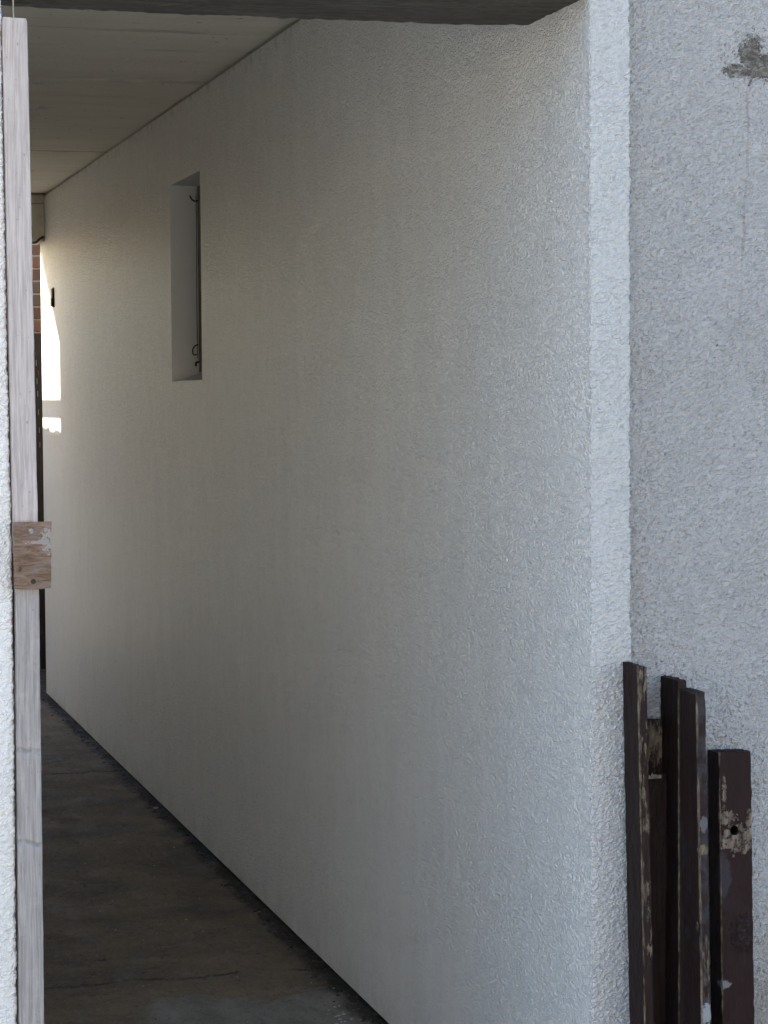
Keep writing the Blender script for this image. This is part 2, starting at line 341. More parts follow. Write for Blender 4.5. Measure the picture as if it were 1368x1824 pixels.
# ------------------------------------------------------------------ mesh builders
def sweep_wall(name, prof, z0, z1, dz, mat, parent, wob=0.0):
    """vertical sheet following a plan profile, dense enough for true relief"""
    prof = np.array(prof); zs = np.arange(z0, z1 + dz * 0.5, dz); n, m = len(prof), len(zs)
    V = np.zeros((m, n, 3)); V[:, :, 0] = prof[None, :, 0]; V[:, :, 1] = prof[None, :, 1]; V[:, :, 2] = zs[:, None]
    if wob is not None and callable(wob): V[:, :, 0] += wob(V)
    idx = np.arange(m * n).reshape(m, n)
    Fq = np.stack([idx[:-1, :-1], idx[:-1, 1:], idx[1:, 1:], idx[1:, :-1]], -1).reshape(-1, 4)
    return obj_np(name, V.reshape(-1, 3), Fq, mat, parent)
def densify(pts, d):
    out = [pts[0]]
    for a, b in zip(pts[:-1], pts[1:]):
        L = math.dist(a, b); k = max(1, int(round(L / d)))
        for i in range(1, k + 1): out.append((a[0] + (b[0] - a[0]) * i / k, a[1] + (b[1] - a[1]) * i / k))
    return out

Y0, Y1 = 3.753, 11.43          # passage mouth and far end
XW, XL = 1.4425, 0.405         # inner faces of its two side walls
HC, HL = 2.512, 2.198          # ceiling, lintel soffit
XE = 1.516; YR = 3.783         # outer corner of the wall end, face of the old wall beside it

# ------------------------------------------------------------------ ground and floor
box('ground', -40, 40, -40, 40, -0.3, -0.02, M_yard)['kind'] = 'structure'
fl = box('passage_floor', XL - 0.1, 3.2, Y0 + 0.02, 13.55, -0.2, 0.0, M_floor); fl['kind'] = 'structure'
yd = box('yard_paving', -3.0, 5.0, -2.0, Y0 + 0.016, -0.2, -0.004, M_yard); yd['kind'] = 'structure'

# ------------------------------------------------------------------ right side wall of the passage
pw = empty('passage_wall', (0, 0, 0), label='long white roughcast wall running down the covered passage, with a narrow recess', cat='wall')
NY0, NY1, NZ0, NZ1, ND = 7.29, 7.832, 1.560, 2.242, 0.105
ys = [Y0 + 0.0035, NY0, NY1, Y1]; zs = [0.014, NZ0, NZ1, 2.503]
bm = bmesh.new(); G = {}
for i, y in enumerate(ys):
    for j, z in enumerate(zs): G[i, j] = bm.verts.new((XW, y, z))
for i in range(3):
    for j in range(3):
        if (i, j) == (1, 1): continue
        bm.faces.new([G[i, j], G[i, j + 1], G[i + 1, j + 1], G[i + 1, j]])
# far end of the wall and its foot and head, so the coat has thickness
def quad(*p): bm.faces.new([bm.verts.new(q) for q in p])
quad((XW, Y1, 0.014), (XW, Y1, 2.503), (XW + 0.03, Y1, 2.503), (XW + 0.03, Y1, 0.014))
quad((XW, Y0 + 0.0035, 0.014), (XW, Y1, 0.014), (XW + 0.03, Y1, 0.014), (XW + 0.03, Y0 + 0.04, 0.014))
quad((XW, 4.05, 2.503), (XW + 0.03, 4.05, 2.503), (XW + 0.03, Y1, 2.503), (XW, Y1, 2.503))
obj_bm('wall_face', bm, M_pass, pw)
# mouth of the passage: the coat turns round the end of the wall
c = 0.0035
prof = densify([(XW + 0.006, Y0 + 0.016), (XW - 0.0010, Y0 + 0.011), (XW - 0.0010, Y0 + 0.0025), (XW, Y0 + 0.0008), (XW + 0.0022, Y0), (XE - c, Y0), (XE - c * 0.3, Y0 + c * 0.3), (XE, Y0 + c), (XE, YR + 0.02)], 0.0026)
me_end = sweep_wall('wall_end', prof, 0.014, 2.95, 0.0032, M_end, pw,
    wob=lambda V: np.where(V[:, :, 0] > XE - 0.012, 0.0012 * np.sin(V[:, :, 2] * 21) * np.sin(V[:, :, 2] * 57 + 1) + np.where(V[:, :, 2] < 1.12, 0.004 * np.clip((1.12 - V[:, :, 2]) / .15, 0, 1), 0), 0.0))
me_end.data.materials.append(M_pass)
pol = me_end.data.polygons
cx = np.zeros(len(pol) * 3); pol.foreach_get('center', cx); cx = cx.reshape(-1, 3)
pol.foreach_set('material_index', ((cx[:, 1] > Y0 + 0.0025) & (cx[:, 0] < XW + 0.01)).astype(np.int32))
# masonry behind the coat
core = empty('core', (0, 0, 0)); core.name = 'masonry_core'; core.parent = pw
box('lower_core', XW + 0.022, 1.50, Y0 + 0.05, Y1 - 0.003, 0.001, NZ0 - 0.003, M_dark, core)
box('upper_core', XW + 0.022, 1.50, Y0 + 0.05, Y1 - 0.003, NZ1 + 0.003, 2.509, M_dark, core)
box('near_core', XW + 0.022, 1.50, Y0 + 0.05, NY0 - 0.003, NZ0 - 0.003, NZ1 + 0.003, M_dark, core)
box('far_core', XW + 0.022, 1.50, NY1 + 0.003, Y1 - 0.003, NZ0 - 0.003, NZ1 + 0.003, M_dark, core)
# recess: soffit, two jambs, splayed sill
bm = bmesh.new()
def q2(*p): bm.faces.new([bm.verts.new(q) for q in p])
xb = XW + ND; zsill = NZ0 + 0.030
q2((XW, NY1, NZ0), (XW, NY1, NZ1), (xb, NY1, NZ1), (xb, NY1, zsill))
q2((XW, NY0, NZ1), (XW, NY0, NZ0), (xb, NY0, zsill), (xb, NY0, NZ1))
q2((XW, NY0, NZ1), (xb, NY0, NZ1), (xb, NY1, NZ1), (XW, NY1, NZ1))
q2((XW, NY0, NZ0), (XW, NY1, NZ0), (xb, NY1, zsill), (xb, NY0, zsill))
obj_bm('recess_lining', bm, M_inner, pw)
M_brownframe = m_greywood('old brown window wood', tint=(0.36, 0.27, 0.20), dark=(0.18, 0.13, 0.09))
wf = empty('niche_window', (xb, NY0, zsill), label='narrow brown framed window set at the back of the wall recess', cat='window')
def wbox(n, y0, y1, z0, z1, x0, x1, m): return box(n, x0, x1, y0 , y1, z0, z1, m, wf)
L = NY1 - NY0; Hh = NZ1 - zsill
wbox('frame', 0.002, 0.04, 0.002, Hh - 0.002, -0.008, -0.001, M_brownframe)
wbox('frame', L - 0.030, L - 0.002, 0.002, Hh - 0.002, -0.008, -0.001, M_brownframe)
wbox('frame', 0.041, L - 0.031, 0.002, 0.035, -0.008, -0.001, M_brownframe)
wbox('frame', 0.041, L - 0.031, Hh - 0.035, Hh - 0.002, -0.008, -0.001, M_brownframe)
tg = NT('dusty dark glass', 0.25, 0.5); tg.color((0.06, 0.062, 0.06))
wbox('pane', 0.041, L - 0.031, 0.036, Hh - 0.036, -0.0050, -0.002, tg.m)
tube('stay_rod', [(-0.014, L - 0.006, 0.05), (-0.0150, L - 0.007, Hh * 0.4), (-0.0135, L - 0.006, Hh * 0.75), (-0.014, L - 0.008, Hh - 0.03)], 0.0012, M_black, wf)
tube('stay_hook', [(-0.006, L - 0.012, Hh - 0.050), (-0.020, L - 0.012, Hh - 0.053), (-0.031, L - 0.012, Hh - 0.046), (-0.037, L - 0.012, Hh - 0.034)], 0.0026, M_black, wf)
tube('stay_hook', [(-0.014, L - 0.02, 0.098), (-0.026, L - 0.02, 0.093), (-0.034, L - 0.02, 0.078), (-0.029, L - 0.02, 0.062), (-0.020, L - 0.02, 0.064)], 0.0022, M_black, wf)
tube('stay_peg', [(-0.012, L - 0.02, 0.038), (-0.022, L - 0.02, 0.034), (-0.023, L - 0.02, 0.022)], 0.0034, M_black, wf)

# ------------------------------------------------------------------ old wall to the right of the passage
ow = empty('old_wall', (0, 0, 0), label='weathered grey roughcast wall right of the passage mouth, chipped near the top', cat='wall')
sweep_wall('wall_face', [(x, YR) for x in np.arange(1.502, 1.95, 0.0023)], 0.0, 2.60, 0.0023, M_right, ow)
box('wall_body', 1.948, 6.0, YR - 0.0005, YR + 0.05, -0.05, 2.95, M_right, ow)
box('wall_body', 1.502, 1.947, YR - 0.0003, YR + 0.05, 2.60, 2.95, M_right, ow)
box('wall_body', 1.552, 6.0, YR + 0.051, Y1 - 0.002, -0.05, 2.95, M_inner, ow)

# ------------------------------------------------------------------ wall to the left of the passage
lw = empty('left_wall', (0, 0, 0), label='bright white roughcast wall at the left edge beside the upright batten', cat='wall')
LX = 0.4155
prof = densify([(0.20, 3.757), (LX - c, 3.757), (LX - c * 0.3, 3.757 + c * 0.3), (LX, 3.757 + c), (LX, 3.80)], 0.003)
bow = lambda V: 0.0042 * np.exp(-((V[:, :, 2] - 1.12) / 0.55) ** 2) * (V[:, :, 0] > 0.3)
sweep_wall('wall_face', prof, -0.02, 2.95, 0.0032, M_left, lw, wob=lambda V: bow(V) * np.clip((V[:, :, 0] - 0.3) / 0.1, 0, 1))
box('wall_body', -6.0, 0.202, 3.757, 3.80, -0.05, 2.95, M_left, lw)
box('wall_body', -6.0, LX, 3.801, 4.2, -0.05, 2.95, M_inner, lw)
box('passage_side', -6.0, XL, 4.201, 11.5, -0.05, 2.95, M_inner, lw)

# ------------------------------------------------------------------ beam over the mouth, storey above, ceiling, far header
lb = empty('lintel_beam', (0, 0, 0), label='dark weathered beam spanning the mouth of the passage overhead', cat='beam')
N1, N2 = 260, 70
xs = np.linspace(LX - 0.004, XW + 0.02, N1); yy = np.concatenate([[0], np.linspace(0.0, 1.0, N2), [1]])
V = []; 
for i, x in enumerate(xs):
    sag = 0.0
    for j in range(N2 + 2):
        y = (Y0 + 0.004) + (4.084 - Y0 - 0.004) * yy[j]
        z = HL + 0.0022 * mnoise.noise(Vector((x * 7, y * 30, 0))) + 0.0022 * mnoise.noise(Vector((x * 45, y * 60, 3)))
        if j in (0, N2 + 1): z = HL + 0.19; 
        if j == N2 + 1 or j == N2: y = 4.084 + 0.003 * mnoise.noise(Vector((x * 25, 7, 1)))
        t_ = max(0.0, (x - 1.18) / (XW - 1.18))
        if 0 < j < N2 + 1: z += 0.004 * t_
        V.append((x, y, z))
idx = np.arange(N1 * (N2 + 2)).reshape(N1, N2 + 2)
Fq = np.stack([idx[:-1, :-1], idx[:-1, 1:], idx[1:, 1:], idx[1:, :-1]], -1).reshape(-1, 4)
obj_np('beam_soffit', V, Fq, M_lintel, lb, smooth=False)
box('beam_body', LX - 0.004, XW + 0.02, Y0 + 0.008, 4.080, HL + 0.012, HL + 0.195, M_lintel, lb)
sh = bmesh.new(); 
for k in range(3): 
    bx(sh, 0.4475 + k * 0.003, 0.4525 + k * 0.0035, 3.79 + k * 0.004, 3.802 + k * 0.004, HL - 0.020 + k * 0.007, HL + 0.004, 0.001)
obj_bm('splinter', sh, M_lintel, lb)

us = empty('roof_slab', (0, 0, 0), label='white rendered flat roof slab above the passage', cat='roof')
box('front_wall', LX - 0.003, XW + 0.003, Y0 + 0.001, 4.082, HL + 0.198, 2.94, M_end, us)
box('coping', -6.05, 6.05, Y0 - 0.03, 4.3, 2.956, 3.02, M_ceil, us, bev=0.004)
box('back_part', XL, 1.551, 4.305, 11.5, HC + 0.27, 2.953, M_inner, us)

M_joint = m_plain('grimy joint mortar', (0.50, 0.46, 0.38), (0.66, 0.61, 0.52), 12)
ce = empty('passage_ceiling', (0, 0, 0)); ce['kind'] = 'structure'
yb = [4.09, 5.10, 7.205, 9.285, 11.52]
for a, b, dz in zip(yb[:-1], yb[1:], (0.0, 0.004, 0.0, 0.003)):
    box('ceiling_panel', XL - 0.05, 1.56, a + 0.004, b - 0.004, HC + dz, HC + 0.25, M_ceil, ce, bev=0.004)
for y in yb[1:-1]:
    bm = bmesh.new(); n = 90
    for side in (0, 1): pass
    rows = []
    for i in range(n):
        x = XL + (1.50 - XL) * i / (n - 1); hgt = 0.0035 + 0.003 * mnoise.noise(Vector((x * 14, y, 0))); wd = 0.012 + 0.005 * mnoise.noise(Vector((x * 9, y, 5)))
        rows.append([bm.verts.new((x, y - wd, HC + 0.005)), bm.verts.new((x, y - wd * 0.3, HC - hgt)), bm.verts.new((x, y + wd * 0.4, HC - hgt * 0.8)), bm.verts.new((x, y + wd, HC + 0.005))])
    for p, q in zip(rows[:-1], rows[1:]):
        for k in range(3): bm.faces.new([p[k], q[k], q[k + 1], p[k + 1]])
    obj_bm('joint_ridge', bm, M_joint, ce)
M_flake = m_plain('white paint flake', (0.85, 0.85, 0.82), (0.7, 0.68, 0.62), 40)
def flake(cx_, cy_, L_, W_, ang, parent, z=HC, drop=0.01, mat=None, nm='paint_flake'):
    bm = bmesh.new(); n = 9; top = []; bot = []
    for i in range(n):
        t_ = i / (n - 1) - 0.5; wv = W_ * (1 - abs(t_) * 1.5) * (0.6 + 0.8 * random.random())
        lx, ly = t_ * L_, 0
        ca, sa = math.cos(ang), math.sin(ang); zz = z - drop * (0.3 + 0.7 * random.random())
        top.append(bm.verts.new((cx_ + lx * ca - wv * sa, cy_ + lx * sa + wv * ca, zz))); bot.append(bm.verts.new((cx_ + lx * ca + wv * sa, cy_ + lx * sa - wv * ca, z - 0.001)))
    for i in range(n - 1): bm.faces.new([top[i], top[i + 1], bot[i + 1], bot[i]])
    bmesh.ops.solidify(bm, geom=bm.faces[:], thickness=0.0008)
    return obj_bm(nm, bm, mat or M_flake, parent)
flake(0.925, 7.30, 0.045, 0.012, 0.1, ce, z=HC - 0.0005); flake(0.975, 7.29, 0.03, 0.010, -0.2, ce, z=HC - 0.0005)
flake(1.02, 7.90, 0.05, 0.012, -0.5, ce, z=HC - 0.0005, drop=0.014); flake(0.99, 7.96, 0.03, 0.008, -0.6, ce, z=HC - 0.0005)

hb = empty('far_header', (0, 0, 0), label='pale rendered header across the far end of the passage under the ceiling', cat='beam')
M_head = m_plain('stained pale render', (0.60, 0.58, 0.52), (0.42, 0.40, 0.34), 9, 0.85, 0.002, 45)
box('header_body', XL, XW - 0.002, 11.242, 11.50, 2.279, 2.463, M_head, hb, bev=0.003)
box('header_ledge', XL, XW - 0.002, 11.232, 11.50, 2.466, 2.509, M_head, hb, bev=0.003)
hk = tube('iron_hook', [(1.436, 11.225, 2.300), (1.415, 11.215, 2.290), (1.395, 11.215, 2.272), (1.372, 11.215, 2.270)], 0.006, M_black, hb)

# dark latch keep let into the passage wall near the far end
lk = empty('wall_latch', (XW, 10.93, 1.99), label='small dark iron keep on the passage wall beside the sunlit patch', cat='latch')
box('back_plate', -0.004, -0.0005, -0.016, 0.045, -0.047, 0.047, M_black, lk, bev=0.001)
box('keep', -0.015, -0.0045, -0.012, 0.030, -0.043, -0.003, M_black, lk, bev=0.003)
box('keep', -0.011, -0.0045, -0.012, 0.032, -0.002, 0.043, M_black, lk, bev=0.003)

# ------------------------------------------------------------------ courtyard beyond: brick wall, dark fence, side fence
def m_brick():
    t = NT('mixed red brick', 0.85, 0.25)
    oi = t.n.new('ShaderNodeObjectInfo').outputs['Random']
    n = t.noise(t.P, 40, 5, 0.7)
    c1 = t.mix(t.rng(oi, 0.25, 0.75), (0.10, 0.050, 0.030), (0.22, 0.095, 0.048)); c1 = t.mix(t.rng(oi, 0.80, 0.82), c1, (0.085, 0.065, 0.048))
    t.color(t.mix(t.rng(n, 0.3, 0.7, 0.0, 0.4), c1, (0.12, 0.07, 0.05))); t.disp(n, 0.003); return t.m
M_brick = m_brick(); M_mortar = m_plain('sandy mortar', (0.36, 0.31, 0.24), (0.27, 0.23, 0.18), 30, 0.9, 0.002, 120)
BY = 13.62
bw = empty('brick_wall', (1.68, BY, 0), label='red brick house wall seen through the far end of the passage', cat='wall')
box('mortar_bed', -0.75, 3.2, 0.008, 0.25, 0, 4.2, M_mortar, bw)
bmq = bmesh.new(); bx(bmq, -0.107, 0.107, -0.010, 0.06, -0.0325, 0.0325, 0.004)
bme = bpy.data.meshes.new('brick'); bmq.to_mesh(bme); bmq.free(); bme.materials.append(M_brick)
rest = bmesh.new(); cells = []
for j in range(55):
    for i in range(-10, 15):
        x = i * 0.225 + (0.1125 if j % 2 else 0) - 0.06; z = 0.04 + j * 0.076
        if -0.66 < x < 3.1 and z < 4.15: cells.append((math.hypot(x * 1.1, (z - 2.15) * 1.0), x, z))
cells.sort()
for k, (d, x, z) in enumerate(cells):
    jx, jy = random.uniform(-.002, .002), random.uniform(-.003, .003)
    if k < 290:
        o = bpy.data.objects.new('brick', bme); COL.objects.link(o); o.parent = bw; o.location = (x + jx, jy, z)
    else:
        bx(rest, x - 0.107, x + 0.107, -0.010 + jy, 0.06, z - 0.0325, z + 0.0325)
o = obj_bm('outer_bricks', rest, M_brick, bw); o['kind'] = 'stuff'

M_fence = m_plank('dark creosoted boards', 5.0, 0.4, 0.0, 2.0, tint=(0.013, 0.011, 0.009))
bf = empty('board_fence', (1.10, 12.52, 0), label='dark upright board fence standing beyond the far end of the passage', cat='fence')
x = 0.0; k = 0
while x < 2.2:
    wd = 0.095 + 0.01 * random.random()
    bm = bmesh.new(); bx(bm, x, x + wd - 0.006, -0.009, 0.009, 0.004, 1.865 + random.uniform(-.006, .006), 0.002)
    obj_bm('board', bm, M_fence, bf); x += wd
box('rail', 0, 2.2, 0.0095, 0.05, 0.4, 0.47, M_fence, bf); box('rail', 0, 2.2, 0.0095, 0.05, 1.45, 1.52, M_fence, bf)
for xx in (0.02, 1.1, 2.1): box('post', xx, xx + 0.08, 0.051, 0.13, 0.0, 1.9, M_fence, bf, bev=0.004)
M_cleat = m_plain('grimy cleat wood', (0.16, 0.145, 0.125), (0.10, 0.09, 0.075), 40)
for i, (xx, zz) in enumerate([(0.446, 1.70), (0.449, 1.60), (0.452, 1.53), (0.455, 1.43), (0.458, 1.33), (0.46, 1.25)]):
    box('batten_cleat', xx, xx + 0.004, -0.013, -0.0095, zz - 0.016, zz + 0.016, M_cleat, bf, bev=0.001)

M_pale = m_greywood('silvered fence wood')
sf = empty('side_fence', (0.20, 11.52, 0), label='grey timber side fence with an open gap under its top rail', cat='fence')
y = 0.0
while y < 2.02:
    wd = 0.09
    box('board', -0.009, 0.009, y, y + wd - 0.001, -0.01, 1.964 + random.uniform(-.012, .008), M_pale, sf)
    y += wd
box('top_rail', -0.025, 0.02, 0.0, 2.02, 2.032, 2.104, M_pale, sf, bev=0.003)
for yy_ in (0.06 - 0.06, 1.95): box('post', -0.10, -0.026, yy_, yy_ + 0.07, -0.01, 2.16, M_pale, sf, bev=0.003)

# ------------------------------------------------------------------ unseen house added behind the camera to bounce light into the passage
oh = empty('added_house', (0, -9.5, 0), label='unseen pale grey house added across the yard to bounce sunlight into the passage', cat='house')
M_house = m_plain('pale grey house render', (0.76, 0.745, 0.71), (0.72, 0.70, 0.67), 2, 0.85, 0.002, 60)
box('wall', -9, 11, -6.0, 0.0, 0, 4.2, M_house, oh)
M_roof = m_plain('grey roof sheet', (0.12, 0.11, 0.11), (0.18, 0.16, 0.15), 5)
box('roof', -9.3, 11.3, -6.3, 0.35, 4.203, 4.36, M_roof, oh)
for wx, wz in ((-6, 1.0), (-3, 1.0), (5, 1.0), (8, 1.0)):
    fr_ = box('window', wx, wx + 1.1, 0.002, 0.05, wz, wz + 1.15, M_head, oh, bev=0.004)
    box('pane', wx + 0.08, wx + 1.02, 0.052, 0.056, wz + 0.08, wz + 1.07, tg.m, fr_)
box('door', -0.2, 0.75, 0.002, 0.04, 0.0, 2.05, M_brownframe, oh, bev=0.004)
# ------------------------------------------------------------------ spliced upright in the mouth
M_bu = m_greywood('grey pink batten', tint=(0.49, 0.43, 0.40), dark=(0.31, 0.265, 0.245))
M_bl = m_greywood('grey batten with growth rings', knots=(0.917, 0.764), tint=(0.36, 0.325, 0.305), dark=(0.21, 0.19, 0.178))
up = empty('upright_post', (0.44, 3.75, 0), label='thin grey weathered wooden upright spliced with a plywood plate, at the left jamb', cat='post')
def batten(name, xt, xbm, wt, wb, z0, z1, mat, top_round=True):
    n, rows = 1, 120; bm = bmesh.new(); R = []
    for i in range(rows + 1):
        t_ = i / rows; z = z0 + (z1 - z0) * t_; xl = xbm + (xt - xbm) * t_; wd = wb + (wt - wb) * t_
        j = [0.0005 * mnoise.noise(Vector((z * 14, k * 5.1, 2))) + 0.0004 * mnoise.noise(Vector((z * 60, k * 9.1, 5))) for k in range(4)]
        b_ = 0.0018; y0, y1 = 3.744, 3.772
        pts = [(xl + j[0], y1), (xl + j[0], y0 + b_), (xl + b_ + j[0], y0), (xl + wd - b_ + j[1], y0), (xl + wd + j[1], y0 + b_), (xl + wd + j[1], y1)]
        if i == rows and top_round: pts = [(p[0] + (0.0012 if k < 3 else -0.0016), p[1]) for k, p in enumerate(pts)]
        R.append([bm.verts.new((p[0] - 0.44, p[1] - 3.75, z + (-0.0015 * (k > 2) if i == rows else 0))) for k, p in enumerate(pts)])
    for a, b in zip(R[:-1], R[1:]):
        for k in range(6): bm.faces.new([a[k], a[(k + 1) % 6], b[(k + 1) % 6], b[k]])
    bm.faces.new(R[-1]); bm.faces.new(R[0][::-1])
    bmesh.ops.recalc_face_normals(bm, faces=bm.faces[:])
    return obj_bm(name, bm, mat, up)
batten('batten', 0.4168, 0.4223, 0.0400, 0.0405, 1.2455, 2.1230, M_bu)
batten('batten', 0.4245, 0.4180, 0.0385, 0.0420, -0.004, 1.2440, M_bl, False)
bm = bmesh.new(); R = []; nz, nx = 22, 12
pw_, ph_ = 0.0635, 0.1100
for i in range(nz + 1):
    row = []
    for j in range(nx + 1):
        uu, vv = j / nx, i / nz
        x = uu * (pw_ - 0.0025 * vv) + 0.0006 * mnoise.noise(Vector((uu * 3, vv * 9, 1))) * (j in (0, nx)) * 2
        z = -vv * ph_ - (0.0016 * math.sin(uu * math.pi) * (vv > 0.9)) + (0.0006 * mnoise.noise(Vector((uu * 14, vv, 7))) if i in (0, nz) else 0)
        row.append(bm.verts.new((x, -0.0012 * math.sin(uu * math.pi) - 0.0008 * vv, z)))
    R.append(row)
for a, b in zip(R[:-1], R[1:]):
    for j in range(nx): bm.faces.new([a[j], b[j], b[j + 1], a[j + 1]])
bmesh.ops.solidify(bm, geom=bm.faces[:], thickness=-0.009); bmesh.ops.recalc_face_normals(bm, faces=bm.faces[:])
plate = obj_bm('splice_plate', bm, m_ply(), up); plate.location = (0.4200 - 0.44, 3.7335 - 3.75, 1.2985)
for (sx, sz, nm) in ((0.0295, -0.0150, 'screw'), (0.0318, -0.0985, 'screw')):
    bm = bmesh.new()
    g = bmesh.ops.create_cone(bm, cap_ends=True, segments=20, radius1=0.0036, radius2=0.0042, depth=0.0016)
    g2 = bmesh.ops.create_cone(bm, cap_ends=True, segments=20, radius1=0.0024, radius2=0.0024, depth=0.0004, matrix=Matrix.Translation((0, 0, 0.0011)))
    bmesh.ops.rotate(bm, verts=bm.verts[:], matrix=Matrix.Rotation(math.pi / 2, 3, 'X'))
    bx(bm, -0.0026, 0.0026, -0.0016, -0.0012, -0.0004, 0.0004)
    s_ = obj_bm(nm, bm, M_zinc if sz > -0.05 else M_black, plate); s_.location = (sx, -0.0024, sz)
wr = tube('hanging_wire', [(0.4352, 3.748, 2.116), (0.4348, 3.747, 2.14), (0.4349, 3.746, 2.19), (0.4350, 3.745, 2.40)], 0.0013, m_plain('dull wire', (0.30, 0.28, 0.22), (0.22, 0.2, 0.15), 60))
tag(wr, 'thin pale wire rising from the top of the spliced wooden upright', 'wire')

# ------------------------------------------------------------------ planks leaning by the old wall
def plank(near_top, near_bot_x, y_bot, t, wdt, mat, label, yaw=0.0, slant=(0.0, 0.0), hole=None, seed=0):
    """near_top: position of the near left top corner; local x = thickness, local y = width, local z = length"""
    xt, yt, zt = near_top; L_ = zt
    # extrapolate the lean from z = 0.383 down to the ground
    kx = (xt - near_bot_x) / (zt - 0.383); ky = (yt - y_bot) / (zt - 0.383)
    xb_, yb_ = xt - kx * zt, yt - ky * zt
    e = empty('leaning_plank', (xb_, yb_, 0.0), label=label, cat='plank', group='dark planks leaning against the wall')
    rows = 150; b_ = 0.0012; sec = []
    def seg(a, b, n): return [(a[0] + (b[0] - a[0]) * i / n, a[1] + (b[1] - a[1]) * i / n) for i in range(n)]
    n1, n2 = max(3, int(t / 0.003)), max(6, int(wdt / 0.005))
    sec = seg((b_, 0), (t - b_, 0), n1) + seg((t - b_, 0), (t, b_), 1) + seg((t, b_), (t, wdt - b_), n2) + seg((t, wdt - b_), (t - b_, wdt), 1) + seg((t - b_, wdt), (b_, wdt), n1) + seg((b_, wdt), (0, wdt - b_), 1) + seg((0, wdt - b_), (0, b_), n2) + seg((0, b_), (b_, 0), 1)
    bm = bmesh.new(); R = []
    for i in range(rows + 1):
        v = i / rows; row = []
        for (px, py) in sec:
            z = v * L_
            if i == rows:
                z += slant[0] * px / t + slant[1] * py / wdt + 0.0022 * mnoise.noise(Vector((px * 160, py * 160, seed)))
            nx_ = 0.0009 * mnoise.noise(Vector((px * 60 + seed, py * 60, z * 25))) + 0.0007 * mnoise.noise(Vector((px * 200, py * 200 + seed, z * 90)))
            cxd, cyd = (1 if px > t / 2 else -1), (1 if py > wdt / 2 else -1)
            row.append(bm.verts.new((px + cxd * nx_, py + cyd * nx_, z)))
        R.append(row)
    m_ = len(sec)
    for a, b in zip(R[:-1], R[1:]):
        for k in range(m_): bm.faces.new([a[k], a[(k + 1) % m_], b[(k + 1) % m_], b[k]])
    bm.faces.new(R[-1]); bm.faces.new(R[0][::-1]); bmesh.ops.recalc_face_normals(bm, faces=bm.faces[:])
    o_ = obj_bm('plank_body', bm, mat, e)
    if hole:
        cb = bmesh.new(); bmesh.ops.create_cone(cb, cap_ends=True, segments=24, radius1=0.0092, radius2=0.0085, depth=0.07)
        bmesh.ops.rotate(cb, verts=cb.verts[:], matrix=Matrix.Rotation(math.pi / 2, 3, 'X')); bmesh.ops.translate(cb, verts=cb.verts[:], vec=(hole[0], 0.0, hole[1]))
        co = obj_bm('cutter', cb, None, e); md = o_.modifiers.new('b', 'BOOLEAN'); md.operation = 'DIFFERENCE'; md.object = co; md.solver = 'EXACT'
        bpy.context.view_layer.update(); dg = bpy.context.evaluated_depsgraph_get(); nm = bpy.data.meshes.new_from_object(o_.evaluated_get(dg))
        o_.modifiers.clear(); o_.data = nm; bpy.data.objects.remove(co)
    sh = Matrix(((1, 0, kx, xb_), (0, 1, ky, yb_), (0, 0, 1, 0), (0, 0, 0, 1)))
    # lean by a true rotation
    e.rotation_euler = (-math.atan(ky), math.atan(kx), yaw)
    return e, o_

mA = m_plank('plank paint worn edge', 1.0, 0.80, 0.42, 1.1)
plank((1.4996, 3.680, 1.0265), 1.5015, 3.652, 0.018, 0.071, mA, 'tallest dark brown plank, leftmost, its front edge worn to bare wood', slant=(-0.003, 0.003), seed=1)
mB = m_plank('plank paint intact', 2.0, 0.05, 0.2, 1.1)
plank((1.5858, 3.700, 0.9945), 1.5751, 3.672, 0.0165, 0.081, mB, 'second tallest dark brown plank with intact paint, just behind the one with a bare arris', slant=(0.0, 0.003), seed=2)
def exC(t, col, wm, h, wood):
    X = t.xyz(t.P)
    f_ = t.rng(X[1], 0.001, 0.006, 1.0, 0.0)
    gr = t.mth('MULTIPLY', t.rng(t.noise(t.P, 28, 5, 0.7), 0.42, 0.6), f_); col = t.mix(t.mth('MULTIPLY', gr, 0.8), col, (0.035, 0.034, 0.038))
    s1 = t.mth('MULTIPLY', t.blob((0.010, 0.0, 0.50), (0.007, 0.01, 0.062), wob=0.5, ns=70), 1.0)
    grain = t.rng(t.noise(t.mp(t.P, sc=(1, 1, 0.12)), 170, 3, 0.6), 0.45, 0.62); wm = t.mth('MAXIMUM', wm, t.mth('MULTIPLY', s1, grain))
    s2 = t.blob((0.009, 0.0, 0.710), (0.011, 0.01, 0.008), wob=0.9, ns=140); wm = t.mth('MAXIMUM', wm, s2)
    p = t.mth('MAXIMUM', t.blob((0.011, 0.0, 0.425), (0.010, 0.012, 0.018), wob=1.3, ns=150), t.mth('MULTIPLY', t.blob((0.010, 0, 0.755), (0.008, 0.01, 0.014), wob=1.4, ns=150), 0.35))
    p = t.mth('MULTIPLY', p, f_); col = t.mix(t.mth('MULTIPLY', p, 0.8), col, (0.24, 0.25, 0.26)); wm = t.mth('MULTIPLY', wm, t.mth('SUBTRACT', 1.0, t.mth('MULTIPLY', p, 0.7)))
    d = t.vm('SUBTRACT', t.P, (0.0, 0.012, 0.575)); sc_ = t.mth('MULTIPLY', t.rng(t.vm('LENGTH', t.vm('MULTIPLY', d, (1, 1.0 / 0.006, 1.0 / 0.011))), 0.6, 1.0, 1.0, 0.0), t.rng(t.noise(t.P, 140, 3), 0.45, 0.55))
    wm = t.mth('MAXIMUM', wm, t.mth('MULTIPLY', sc_, 0.9)); return col, wm, h
mC = m_plank('plank paint bare arris', 3.3, 0.18, 0.3, 1.1, extra=exC, arris=0.0022)
